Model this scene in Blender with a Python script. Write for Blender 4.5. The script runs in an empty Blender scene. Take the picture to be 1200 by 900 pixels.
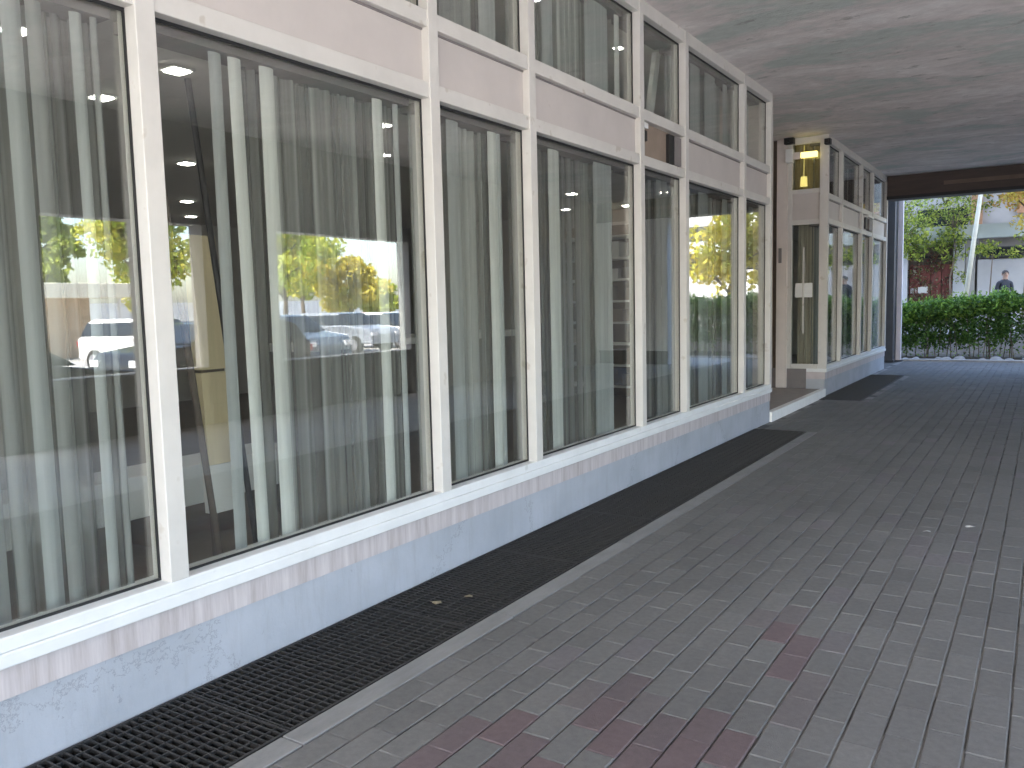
import bpy, bmesh, math, random
from mathutils import Vector, Matrix
R = math.radians
rnd = random.Random(7)
scene = bpy.context.scene
COL = scene.collection

# ------------------------------------------------------------------ helpers
class MB:
    """collects shapes (world metres) and links them as ONE mesh object"""
    def __init__(s): s.v = []; s.f = []; s.mi = []; s.col = []
    def add(s, vs, fs, mi=0, c=None):
        o = len(s.v); s.v += [tuple(p) for p in vs]
        for f in fs:
            s.f.append(tuple(i + o for i in f)); s.mi.append(mi); s.col.append(c or (1, 1, 1))
    def box(s, x0, x1, y0, y1, z0, z1, mi=0, skip=()):
        vs = [(x0,y0,z0),(x1,y0,z0),(x1,y1,z0),(x0,y1,z0),(x0,y0,z1),(x1,y0,z1),(x1,y1,z1),(x0,y1,z1)]
        fs = {'b':(0,3,2,1),'t':(4,5,6,7),'-y':(0,1,5,4),'+x':(1,2,6,5),'+y':(2,3,7,6),'-x':(3,0,4,7)}
        s.add(vs, [f for k, f in fs.items() if k not in skip], mi)
        return s
    def obox(s, c, size, rot, mi=0):
        m = Matrix.Translation(c) @ rot.to_matrix().to_4x4() if hasattr(rot, 'to_matrix') else Matrix.Translation(c) @ rot
        a, b, d = [q/2 for q in size]
        vs = [m @ Vector(p) for p in [(-a,-b,-d),(a,-b,-d),(a,b,-d),(-a,b,-d),(-a,-b,d),(a,-b,d),(a,b,d),(-a,b,d)]]
        s.add(vs, [(0,3,2,1),(4,5,6,7),(0,1,5,4),(1,2,6,5),(2,3,7,6),(3,0,4,7)], mi); return s
    def tube(s, p0, p1, r0, r1=None, n=10, mi=0, caps=True):
        p0 = Vector(p0); p1 = Vector(p1); r1 = r0 if r1 is None else r1
        d = (p1 - p0).normalized(); a = d.orthogonal().normalized(); b = d.cross(a)
        vs = []
        for p, r in ((p0, r0), (p1, r1)):
            for k in range(n):
                t = 2*math.pi*k/n; vs.append(p + a*math.cos(t)*r + b*math.sin(t)*r)
        fs = [(k, (k+1) % n, n+(k+1) % n, n+k) for k in range(n)]
        if caps: fs += [tuple(range(n))[::-1], tuple(range(n, 2*n))]
        s.add(vs, fs, mi); return s
    def quad(s, a, b, c, d, mi=0, col=None): s.add([a, b, c, d], [(0,1,2,3)], mi, col); return s
    def build(s, name, mats, parent=None, bevel=0, smooth=False, color=False):
        me = bpy.data.meshes.new(name)
        off = Vector(parent.matrix_world.translation) if parent is not None else Vector((0,0,0))
        if parent is not None:
            off = Vector((0,0,0)); q = parent
            while q is not None: off += Vector(q.location); q = q.parent
        me.from_pydata([tuple(Vector(p) - off) for p in s.v], [], s.f)
        for m in (mats if isinstance(mats, (list, tuple)) else [mats]): me.materials.append(m)
        me.polygons.foreach_set('material_index', s.mi)
        if smooth: me.polygons.foreach_set('use_smooth', [True]*len(s.f))
        if color:
            ca = me.color_attributes.new('tone', 'FLOAT_COLOR', 'CORNER')
            buf = []
            for f, c in zip(s.f, s.col): buf += [c[0], c[1], c[2], 1.0]*len(f)
            ca.data.foreach_set('color', buf)
        me.update()
        o = bpy.data.objects.new(name, me); COL.objects.link(o)
        if parent is not None: o.parent = parent
        if bevel:
            b = o.modifiers.new('bevel', 'BEVEL'); b.width = bevel; b.segments = 2; b.limit_method = 'ANGLE'
        return o

def tag(o, label=None, cat=None, group=None, kind=None):
    for k, v in (('label', label), ('category', cat), ('group', group), ('kind', kind)):
        if v: o[k] = v
    return o
def empty(name, loc, label, cat, group=None, rz=0):
    o = bpy.data.objects.new(name, None); COL.objects.link(o); o.location = loc; o.rotation_euler.z = rz
    o.empty_display_size = .2
    return tag(o, label, cat, group)
def copy_tree(o, parent=None):
    c = o.copy(); COL.objects.link(c); c.parent = parent
    for ch in list(o.children): copy_tree(ch, c)
    return c

# ------------------------------------------------------------------ materials
def new_mat(name):
    m = bpy.data.materials.new(name); m.use_nodes = True
    nt = m.node_tree; b = nt.nodes['Principled BSDF']; return m, nt, b
def N(nt, t, **kw):
    n = nt.nodes.new(t)
    for k, v in kw.items():
        if k in n.inputs: n.inputs[k].default_value = v
        else: setattr(n, k, v)
    return n
def paint(name, col, rough=.6, vary=.08, scale=6, bump=0, bscale=60, metal=0, stretch=(1,1,1), spots=None, spec=None):
    m, nt, b = new_mat(name); L = nt.links.new
    tc = N(nt, 'ShaderNodeTexCoord'); mp = N(nt, 'ShaderNodeMapping'); mp.inputs['Scale'].default_value = stretch
    L(tc.outputs['Object'], mp.inputs['Vector'])
    nz = N(nt, 'ShaderNodeTexNoise', Scale=scale, Detail=6.0, Roughness=.65); L(mp.outputs[0], nz.inputs['Vector'])
    mr = N(nt, 'ShaderNodeMapRange'); L(nz.outputs[0], mr.inputs[0])
    mr.inputs[1].default_value = .3; mr.inputs[2].default_value = .7; mr.inputs[3].default_value = 1-vary; mr.inputs[4].default_value = 1+vary
    mx = N(nt, 'ShaderNodeVectorMath', operation='SCALE'); mx.inputs[0].default_value = col; L(mr.outputs[0], mx.inputs['Scale'])
    out = mx.outputs[0]
    if spots:
        n2 = N(nt, 'ShaderNodeTexNoise', Scale=spots[0], Detail=3.0); L(mp.outputs[0], n2.inputs['Vector'])
        r2 = N(nt, 'ShaderNodeMapRange'); L(n2.outputs[0], r2.inputs[0]); r2.inputs[1].default_value = spots[1]; r2.inputs[2].default_value = spots[1]+.06
        mm = N(nt, 'ShaderNodeMix', data_type='RGBA'); L(r2.outputs[0], mm.inputs[0]); L(out, mm.inputs[6]); mm.inputs[7].default_value = (*spots[2], 1); out = mm.outputs[2]
    L(out, b.inputs['Base Color']); b.inputs['Roughness'].default_value = rough; b.inputs['Metallic'].default_value = metal
    if spec is not None: b.inputs['Specular IOR Level'].default_value = spec
    if bump:
        n3 = N(nt, 'ShaderNodeTexNoise', Scale=bscale, Detail=5.0); L(mp.outputs[0], n3.inputs['Vector'])
        bp = N(nt, 'ShaderNodeBump', Strength=bump, Distance=.01); L(n3.outputs[0], bp.inputs['Height']); L(bp.outputs[0], b.inputs['Normal'])
    return m
def emit(name, col, s):
    m, nt, b = new_mat(name); b.inputs['Base Color'].default_value = (*col, 1)
    b.inputs['Emission Color'].default_value = (*col, 1); b.inputs['Emission Strength'].default_value = s; return m
def glass_mat(name, tint, base=.07, gain=1.0):
    m = bpy.data.materials.new(name); m.use_nodes = True; nt = m.node_tree; nt.nodes.clear(); L = nt.links.new
    o = N(nt, 'ShaderNodeOutputMaterial'); mx = N(nt, 'ShaderNodeMixShader')
    tr = N(nt, 'ShaderNodeBsdfTransparent'); tr.inputs[0].default_value = (*tint, 1)
    gl = N(nt, 'ShaderNodeBsdfGlossy'); gl.inputs['Roughness'].default_value = .0; gl.inputs[0].default_value = (1,1,1,1)
    # Schlick reflectance from the angle of incidence, the same for both faces of the pane
    ge = N(nt, 'ShaderNodeNewGeometry'); dt = N(nt, 'ShaderNodeVectorMath', operation='DOT_PRODUCT'); L(ge.outputs['Incoming'], dt.inputs[0]); L(ge.outputs['True Normal'], dt.inputs[1])
    ab = N(nt, 'ShaderNodeMath', operation='ABSOLUTE'); L(dt.outputs['Value'], ab.inputs[0])
    iv = N(nt, 'ShaderNodeMath', operation='SUBTRACT'); iv.inputs[0].default_value = 1; L(ab.outputs[0], iv.inputs[1])
    pw = N(nt, 'ShaderNodeMath', operation='POWER'); L(iv.outputs[0], pw.inputs[0]); pw.inputs[1].default_value = 5
    ma = N(nt, 'ShaderNodeMath', operation='MULTIPLY_ADD', use_clamp=True)
    L(pw.outputs[0], ma.inputs[0]); ma.inputs[1].default_value = (1-base)*gain; ma.inputs[2].default_value = base
    tc = N(nt, 'ShaderNodeTexCoord'); nz = N(nt, 'ShaderNodeTexNoise', Scale=1.3, Detail=1.0); L(tc.outputs['Object'], nz.inputs['Vector'])
    bp = N(nt, 'ShaderNodeBump', Strength=.02, Distance=.02); L(nz.outputs[0], bp.inputs['Height']); L(bp.outputs[0], gl.inputs['Normal'])
    L(ma.outputs[0], mx.inputs[0]); L(tr.outputs[0], mx.inputs[1]); L(gl.outputs[0], mx.inputs[2]); L(mx.outputs[0], o.inputs[0]); return m
def fabric(name, col, transl=.35, alpha=1.0, vary=.12, stretch=(1,30,1)):
    m = bpy.data.materials.new(name); m.use_nodes = True; nt = m.node_tree; nt.nodes.clear(); L = nt.links.new
    o = N(nt, 'ShaderNodeOutputMaterial'); d = N(nt, 'ShaderNodeBsdfDiffuse'); t = N(nt, 'ShaderNodeBsdfTranslucent')
    tc = N(nt, 'ShaderNodeTexCoord'); mp = N(nt, 'ShaderNodeMapping'); mp.inputs['Scale'].default_value = stretch; L(tc.outputs['Object'], mp.inputs[0])
    nz = N(nt, 'ShaderNodeTexNoise', Scale=1.0, Detail=4.0); L(mp.outputs[0], nz.inputs['Vector'])
    mr = N(nt, 'ShaderNodeMapRange'); L(nz.outputs[0], mr.inputs[0]); mr.inputs[1].default_value=.3; mr.inputs[2].default_value=.7; mr.inputs[3].default_value=1-vary; mr.inputs[4].default_value=1+vary
    sc = N(nt, 'ShaderNodeVectorMath', operation='SCALE'); sc.inputs[0].default_value = col; L(mr.outputs[0], sc.inputs['Scale'])
    L(sc.outputs[0], d.inputs[0]); L(sc.outputs[0], t.inputs[0])
    m1 = N(nt, 'ShaderNodeMixShader'); m1.inputs[0].default_value = transl; L(d.outputs[0], m1.inputs[1]); L(t.outputs[0], m1.inputs[2])
    last = m1
    if alpha < 1:
        tr = N(nt, 'ShaderNodeBsdfTransparent'); m2 = N(nt, 'ShaderNodeMixShader')
        mp2 = N(nt, 'ShaderNodeMapping'); mp2.inputs['Scale'].default_value = (1,11,.05); L(tc.outputs['Object'], mp2.inputs[0])
        n2 = N(nt, 'ShaderNodeTexNoise', Scale=1.0, Detail=3.0, Roughness=.6); L(mp2.outputs[0], n2.inputs['Vector'])
        ra = N(nt, 'ShaderNodeMapRange'); L(n2.outputs[0], ra.inputs[0]); ra.inputs[1].default_value=.34; ra.inputs[2].default_value=.66  # vertical stripes of cover stand in for light and dark folds
        ra.inputs[3].default_value=max(.05, alpha-.38); ra.inputs[4].default_value=min(.97, alpha+.38); L(ra.outputs[0], m2.inputs[0])
        L(tr.outputs[0], m2.inputs[1]); L(m1.outputs[0], m2.inputs[2]); last = m2
    L(last.outputs[0], o.inputs[0]); return m
def attr_mat(name, rough=.85, vary=.18, scale=40, bump=.3, bscale=160, big=None, transl=0):
    m, nt, b = new_mat(name); L = nt.links.new
    at = N(nt, 'ShaderNodeAttribute', attribute_name='tone'); tc = N(nt, 'ShaderNodeTexCoord')
    nz = N(nt, 'ShaderNodeTexNoise', Scale=scale, Detail=6.0, Roughness=.7); L(tc.outputs['Object'], nz.inputs['Vector'])
    mr = N(nt, 'ShaderNodeMapRange'); L(nz.outputs[0], mr.inputs[0]); mr.inputs[1].default_value=.3; mr.inputs[2].default_value=.7; mr.inputs[3].default_value=1-vary; mr.inputs[4].default_value=1+vary
    fac = mr.outputs[0]
    if big:
        n2 = N(nt, 'ShaderNodeTexNoise', Scale=big, Detail=4.0); L(tc.outputs['Object'], n2.inputs['Vector'])
        r2 = N(nt, 'ShaderNodeMapRange'); L(n2.outputs[0], r2.inputs[0]); r2.inputs[1].default_value=.3; r2.inputs[2].default_value=.7; r2.inputs[3].default_value=.86; r2.inputs[4].default_value=1.12
        mu = N(nt, 'ShaderNodeMath', operation='MULTIPLY'); L(fac, mu.inputs[0]); L(r2.outputs[0], mu.inputs[1]); fac = mu.outputs[0]
    sc = N(nt, 'ShaderNodeVectorMath', operation='SCALE'); L(at.outputs['Color'], sc.inputs[0]); L(fac, sc.inputs['Scale']); L(sc.outputs[0], b.inputs['Base Color'])
    b.inputs['Roughness'].default_value = rough
    if bump:
        n3 = N(nt, 'ShaderNodeTexNoise', Scale=bscale, Detail=4.0); L(tc.outputs['Object'], n3.inputs['Vector'])
        bp = N(nt, 'ShaderNodeBump', Strength=bump, Distance=.004); L(n3.outputs[0], bp.inputs['Height']); L(bp.outputs[0], b.inputs['Normal'])
    if transl:
        t = N(nt, 'ShaderNodeBsdfTranslucent'); L(sc.outputs[0], t.inputs[0]); ms = N(nt, 'ShaderNodeMixShader'); ms.inputs[0].default_value = transl
        o = nt.nodes['Material Output']; L(b.outputs[0], ms.inputs[1]); L(t.outputs[0], ms.inputs[2]); L(ms.outputs[0], o.inputs[0])
    return m

M = {}
M['frame']   = paint('frame_paint', (.60,.575,.54), .45, .06, 4, spots=(8, .66, (.50,.46,.41)))
M['sillw']   = paint('sill_paint', (.74,.745,.74), .4, .05, 5, spots=(7, .69, (.62,.62,.60)))
M['gasket']  = paint('black_gasket', (.012,.012,.013), .6, .1)
M['panel']   = paint('spandrel_panel', (.53,.485,.46), .5, .06, 2.2, bump=.06, bscale=9, spots=(14, .72, (.47,.42,.39)))
M['brownp']  = paint('brown_board', (.27,.21,.165), .6, .12, 5)
M['black']   = paint('black_plastic', (.012,.012,.013), .5, .1)
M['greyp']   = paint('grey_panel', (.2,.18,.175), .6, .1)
M['cream']   = paint('cream_wall', (.68,.61,.56), .7, .06, 3, bump=.1)
M['marble']  = paint('white_marble', (.92,.915,.88), .35, .06, 9)
M['landing'] = paint('landing_tile', (.34,.30,.27), .55, .12, 7)
M['dark']    = paint('dark_steel', (.05,.055,.065), .4, .15, 6)
M['beam']    = paint('beam_paint', (.06,.038,.03), .6, .25, 3, stretch=(.5,2,4))
M['beamd']   = paint('beam_flange_paint', (.012,.010,.010), .6, .2, 3)
M['beamp']   = paint('beam_pale_strip', (.13,.085,.06), .6, .2, 3)
M['post']    = paint('post_paint', (.66,.62,.66), .5, .08, 5)
M['roomwall']= paint('room_wall', (.52,.50,.46), .8, .06, 2)
M['roomfloor']=paint('room_floor', (.15,.12,.095), .5, .12, 4)
M['roomceil']= paint('room_ceiling', (.60,.59,.55), .8, .04, 2)
M['grate']   = paint('grate_steel', (.032,.030,.028), .55, .4, 25, metal=.2)
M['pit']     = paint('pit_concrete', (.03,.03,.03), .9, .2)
M['lot']     = paint('pale_concrete', (.44,.43,.41), .9, .15, .6)
M['pier']    = paint('pier_paint', (.20,.195,.19), .85, .12, 2)
M['lane']    = paint('bounce_lane_concrete', (.42,.41,.39), .85, .12, 1.2, bump=.2)
M['kerb']    = paint('kerb_concrete', (.34,.33,.32), .85, .15, 8, bump=.3)
M['strip']   = paint('edge_concrete', (.235,.23,.222), .85, .14, 9, bump=.3, bscale=80, stretch=(1,.35,1))
M['offwhite']= paint('pale_render', (.40,.40,.42), .8, .06, 1.5, bump=.1)
M['white']   = paint('white_render', (.80,.80,.82), .8, .06, 1.5, bump=.1, spots=(2.5,.66,(.66,.66,.67)))
M['grey_r']  = paint('grey_render', (.34,.335,.33), .85, .10, 1.5, bump=.1)
M['brick']   = paint('orange_brick', (.42,.24,.15), .8, .2, 12)
M['fascia']  = paint('fascia_panel', (.42,.46,.46), .5, .05, 2)
M['wood_tan']= paint('tan_wood', (.68,.57,.36), .5, .12, 3, stretch=(4,4,.3))
M['wood_dk'] = paint('dark_wood', (.10,.075,.055), .6, .15, 6)
M['redboard']= paint('red_shutter', (.20,.055,.045), .6, .3, 9)
M['whitep']  = paint('white_laminate', (.78,.78,.76), .45, .04, 4)
M['bark']    = paint('bark', (.13,.10,.075), .9, .3, 14, bump=.6, bscale=30, stretch=(1,1,.3))
M['palebark']= paint('pale_pole', (.45,.44,.36), .6, .12, 7)
M['soil']    = paint('soil', (.085,.07,.05), .95, .3, 9, bump=.5)
M['rubber']  = paint('tyre', (.018,.018,.018), .8, .1)
M['chrome']  = paint('wheel_alloy', (.5,.5,.52), .3, .05, metal=.8)
M['carglass']= paint('car_glass', (.02,.025,.03), .06, .02)
M['lamp']    = emit('lamp_white', (1,.96,.88), 6)
M['lampy']   = emit('lamp_yellow', (1,.82,.22), .32)
M['lampd']   = emit('lamp_amber', (1,.8,.25), .10)
M['headl']   = paint('headlight_lens', (.75,.77,.8), .1, .02)
M['taill']   = paint('tail_light', (.35,.02,.02), .2, .02)
M['glass']   = glass_mat('shop_glass', (.955,.965,.945), .11, .8)
M['glass2']  = glass_mat('clear_glass', (.93,.95,.94), .045, 1.0)
M['slat']    = fabric('pale_blind_fabric', (.54,.565,.56), .35)
M['slatb']   = fabric('lit_blind_fabric', (.74,.755,.73), .25)  # strips facing the light, their brightness put into the fabric colour
M['slatg']   = fabric('shaded_blind_fabric', (.36,.37,.36), .3)  # strips turned from the light, shade put into the fabric colour
M['sheer']   = fabric('sheer_curtain', (.445,.455,.44), .4, .56, .3, (1,22,.03))
M['sheerp']  = fabric('pale_sheer_curtain', (.58,.605,.585), .4, .64, .3, (1,20,.03))
M['tansheer']= fabric('tan_sheer', (.72,.66,.54), .4, .55, .3, (30,1,.03))
M['tanc']    = fabric('tan_curtain', (.42,.35,.20), .4)
M['sheerd']  = fabric('dark_sheer_curtain', (.33,.335,.325), .4, .55, .3, (1,22,.03))
M['paver']   = attr_mat('paver', .82, .16, 30, .5, 220, big=.55)
M['leaf']    = attr_mat('leaf', .6, .1, 8, 0, transl=.35)
M['cloth']   = paint('dark_jacket', (.035,.038,.05), .85, .15, 20)
M['skin']    = paint('skin', (.42,.27,.20), .55, .05)
M['hair']    = paint('dark_hair', (.03,.022,.018), .6, .2, 40)
M['trouser'] = paint('dark_trousers', (.04,.045,.06), .85, .1)
M['sand']    = paint('joint_sand', (.25,.24,.23), .95, .35, 5, bump=.4, spots=(1.6,.52,(.09,.087,.083)))
M['leafdry'] = paint('dry_leaf', (.20,.17,.11), .8, .2, 30)
M['scrap']   = paint('paper_scrap', (.42,.42,.41), .8, .1, 30)

# plinth paint: bluish white with scuffs and dirt rising from the floor
def plinth_mat():
    m, nt, b = new_mat('plinth_paint'); L = nt.links.new
    tc = N(nt, 'ShaderNodeTexCoord')
    nz = N(nt, 'ShaderNodeTexNoise', Scale=2.2, Detail=6.0); L(tc.outputs['Object'], nz.inputs['Vector'])
    cr = N(nt, 'ShaderNodeValToRGB'); L(nz.outputs[0], cr.inputs[0])
    cr.color_ramp.elements[0].position=.3; cr.color_ramp.elements[0].color=(.34,.36,.395,1); cr.color_ramp.elements[1].position=.7; cr.color_ramp.elements[1].color=(.425,.445,.49,1)
    mp = N(nt, 'ShaderNodeMapping'); mp.inputs['Scale'].default_value=(1,3,3.5); L(tc.outputs['Object'], mp.inputs[0])
    n2 = N(nt, 'ShaderNodeTexNoise', Scale=5.5, Detail=5.0, Roughness=.7); L(mp.outputs[0], n2.inputs['Vector'])
    r2 = N(nt, 'ShaderNodeMapRange'); L(n2.outputs[0], r2.inputs[0]); r2.inputs[1].default_value=.66; r2.inputs[2].default_value=.74; r2.inputs[4].default_value=.6
    mm = N(nt, 'ShaderNodeMix', data_type='RGBA'); L(r2.outputs[0], mm.inputs[0]); L(cr.outputs[0], mm.inputs[6]); mm.inputs[7].default_value=(.24,.24,.26,1)
    m3 = N(nt, 'ShaderNodeMapping'); m3.inputs['Scale'].default_value=(1,9,1.1); L(tc.outputs['Object'], m3.inputs[0])
    n4 = N(nt, 'ShaderNodeTexNoise', Scale=1.6, Detail=7.0, Roughness=.75); L(m3.outputs[0], n4.inputs['Vector'])
    r4 = N(nt, 'ShaderNodeMapRange'); L(n4.outputs[0], r4.inputs[0]); r4.inputs[1].default_value=.50; r4.inputs[2].default_value=.72; r4.inputs[4].default_value=.42
    k4 = N(nt, 'ShaderNodeMix', data_type='RGBA'); L(r4.outputs[0], k4.inputs[0]); L(mm.outputs[2], k4.inputs[6]); k4.inputs[7].default_value=(.30,.30,.31,1)
    vo = N(nt, 'ShaderNodeTexVoronoi', Scale=.9); vo.feature = 'DISTANCE_TO_EDGE'
    nd = N(nt, 'ShaderNodeMix', data_type='RGBA'); nd.inputs[0].default_value=.25; L(tc.outputs['Object'], nd.inputs[6]); L(n2.outputs['Color'], nd.inputs[7]); L(nd.outputs[2], vo.inputs['Vector'])
    r5 = N(nt, 'ShaderNodeMapRange'); L(vo.outputs['Distance'], r5.inputs[0]); r5.inputs[1].default_value=.002; r5.inputs[2].default_value=.005; r5.inputs[3].default_value=.45; r5.inputs[4].default_value=0
    k5 = N(nt, 'ShaderNodeMix', data_type='RGBA'); L(r5.outputs[0], k5.inputs[0]); L(k4.outputs[2], k5.inputs[6]); k5.inputs[7].default_value=(.16,.16,.17,1)
    L(k5.outputs[2], b.inputs['Base Color']); b.inputs['Roughness'].default_value=.65
    n3 = N(nt, 'ShaderNodeTexNoise', Scale=26.0, Detail=5.0); L(tc.outputs['Object'], n3.inputs['Vector'])
    bp = N(nt, 'ShaderNodeBump', Strength=.25, Distance=.01); L(n3.outputs[0], bp.inputs['Height']); L(bp.outputs[0], b.inputs['Normal'])
    return m
M['plinth'] = plinth_mat()
# band tile under the sill: pinkish cream with vertical joints and run-off streaks
def band_mat():
    m, nt, b = new_mat('band_tile'); L = nt.links.new
    tc = N(nt, 'ShaderNodeTexCoord'); mp = N(nt, 'ShaderNodeMapping'); mp.inputs['Scale'].default_value=(1,16,1.2); L(tc.outputs['Object'], mp.inputs[0])
    nz = N(nt, 'ShaderNodeTexNoise', Scale=1.0, Detail=6.0, Roughness=.7); L(mp.outputs[0], nz.inputs['Vector'])
    cr = N(nt, 'ShaderNodeValToRGB'); L(nz.outputs[0], cr.inputs[0]); e = cr.color_ramp.elements
    e[0].position=.28; e[0].color=(.36,.31,.29,1); e[1].position=.72; e[1].color=(.62,.57,.56,1)
    q = e.new(.5); q.color=(.50,.45,.45,1)
    L(cr.outputs[0], b.inputs['Base Color']); b.inputs['Roughness'].default_value=.6
    return m
M['band'] = band_mat()
def ceil_mat():
    m, nt, b = new_mat('peeling_ceiling'); L = nt.links.new
    tc = N(nt, 'ShaderNodeTexCoord'); mp = N(nt, 'ShaderNodeMapping'); mp.inputs['Scale'].default_value=(.62,1.05,1); mp.inputs['Rotation'].default_value=(0,0,R(8)); L(tc.outputs['Object'], mp.inputs[0])
    nz = N(nt, 'ShaderNodeTexNoise', Scale=1.1, Detail=9.0, Roughness=.66, Distortion=.5); L(mp.outputs[0], nz.inputs['Vector'])
    cr = N(nt, 'ShaderNodeValToRGB'); L(nz.outputs[0], cr.inputs[0]); e = cr.color_ramp.elements
    e[0].position=.40; e[0].color=(.53,.56,.53,1); e[1].position=.62; e[1].color=(.80,.755,.74,1)
    q = e.new(.50); q.color=(.68,.615,.60,1)
    n2 = N(nt, 'ShaderNodeTexNoise', Scale=4.2, Detail=8.0, Roughness=.72); L(mp.outputs[0], n2.inputs['Vector'])
    r2 = N(nt, 'ShaderNodeMapRange'); L(n2.outputs[0], r2.inputs[0]); r2.inputs[1].default_value=.59; r2.inputs[2].default_value=.66; r2.inputs[4].default_value=.7
    mm = N(nt, 'ShaderNodeMix', data_type='RGBA'); L(r2.outputs[0], mm.inputs[0]); L(cr.outputs[0], mm.inputs[6]); mm.inputs[7].default_value=(.33,.31,.295,1)
    n3 = N(nt, 'ShaderNodeTexNoise', Scale=9.0, Detail=6.0, Roughness=.7); L(mp.outputs[0], n3.inputs['Vector'])
    r3 = N(nt, 'ShaderNodeMapRange'); L(n3.outputs[0], r3.inputs[0]); r3.inputs[1].default_value=.3; r3.inputs[2].default_value=.7; r3.inputs[3].default_value=.88; r3.inputs[4].default_value=1.1
    sc = N(nt, 'ShaderNodeVectorMath', operation='SCALE'); L(mm.outputs[2], sc.inputs[0]); L(r3.outputs[0], sc.inputs['Scale'])
    L(sc.outputs[0], b.inputs['Base Color']); b.inputs['Roughness'].default_value=.85
    bp = N(nt, 'ShaderNodeBump', Strength=.5, Distance=.02); L(n3.outputs[0], bp.inputs['Height']); L(bp.outputs[0], b.inputs['Normal'])
    return m
M['ceil'] = ceil_mat()
def ground_mat():
    m, nt, b = new_mat('ground_asphalt'); L = nt.links.new
    tc = N(nt, 'ShaderNodeTexCoord'); nz = N(nt, 'ShaderNodeTexNoise', Scale=.25, Detail=8.0, Roughness=.7); L(tc.outputs['Object'], nz.inputs['Vector'])
    cr = N(nt, 'ShaderNodeValToRGB'); L(nz.outputs[0], cr.inputs[0]); e = cr.color_ramp.elements
    e[0].position=.3; e[0].color=(.10,.10,.097,1); e[1].position=.7; e[1].color=(.19,.185,.175,1)
    L(cr.outputs[0], b.inputs['Base Color']); b.inputs['Roughness'].default_value=.9; return m
M['ground'] = ground_mat()

# ------------------------------------------------------------------ ground, pavement
G0 = -.014
P1 = (0.0, .66, -.9, 10.56); P2 = (0.0, .66, 14.04, 18.9)        # grate pits
m = MB(); S = 900
def gq(x0,x1,y0,y1): m.quad((x0,y0,G0),(x1,y0,G0),(x1,y1,G0),(x0,y1,G0))
gq(-S, 0, -S, S); gq(.66, S, -S, S)
gq(0,.66,-S,-.9); gq(0,.66,10.56,14.04); gq(0,.66,18.9,S)
tag(m.build('ground', M['ground']), kind='structure')
m = MB()
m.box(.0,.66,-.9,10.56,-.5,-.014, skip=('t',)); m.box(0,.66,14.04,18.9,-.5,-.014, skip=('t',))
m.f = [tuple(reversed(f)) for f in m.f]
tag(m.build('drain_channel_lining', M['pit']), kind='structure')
m = MB(); m.quad((.66,-5,G0+.004),(7.5,-5,G0+.004),(7.5,23.1,G0+.004),(.66,23.1,G0+.004)); m.quad((0,10.56,G0+.004),(.66,10.56,G0+.004),(.66,14.04,G0+.004),(0,14.04,G0+.004)); m.quad((0,18.9,G0+.004),(.66,18.9,G0+.004),(.66,23.1,G0+.004),(0,23.1,G0+.004))
tag(m.build('joint_sand_bed', M['sand']), kind='structure')
m = MB(); m.quad((-60,-60,G0+.004),(60,-60,G0+.004),(60,-5,G0+.004),(-60,-5,G0+.004)); m.quad((7.5,-5,G0+.004),(44,-5,G0+.004),(44,23.1,G0+.004),(7.5,23.1,G0+.004)); m.quad((16,23.1,G0+.004),(44,23.1,G0+.004),(44,60,G0+.004),(16,60,G0+.004))
tag(m.build('car_park', M['lot']), kind='structure')
# concrete strip beside the grates
m = MB()
y = -.9
while y < 10.5:
    y2 = min(y + 1.5, 10.56); m.box(.662,.778,y+.003,y2-.003,-.0105,.001+rnd.uniform(-.001,.001), skip=('b',)); y = y2
tag(m.build('concrete_edging', M['strip'], bevel=.004), kind='structure')
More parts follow.
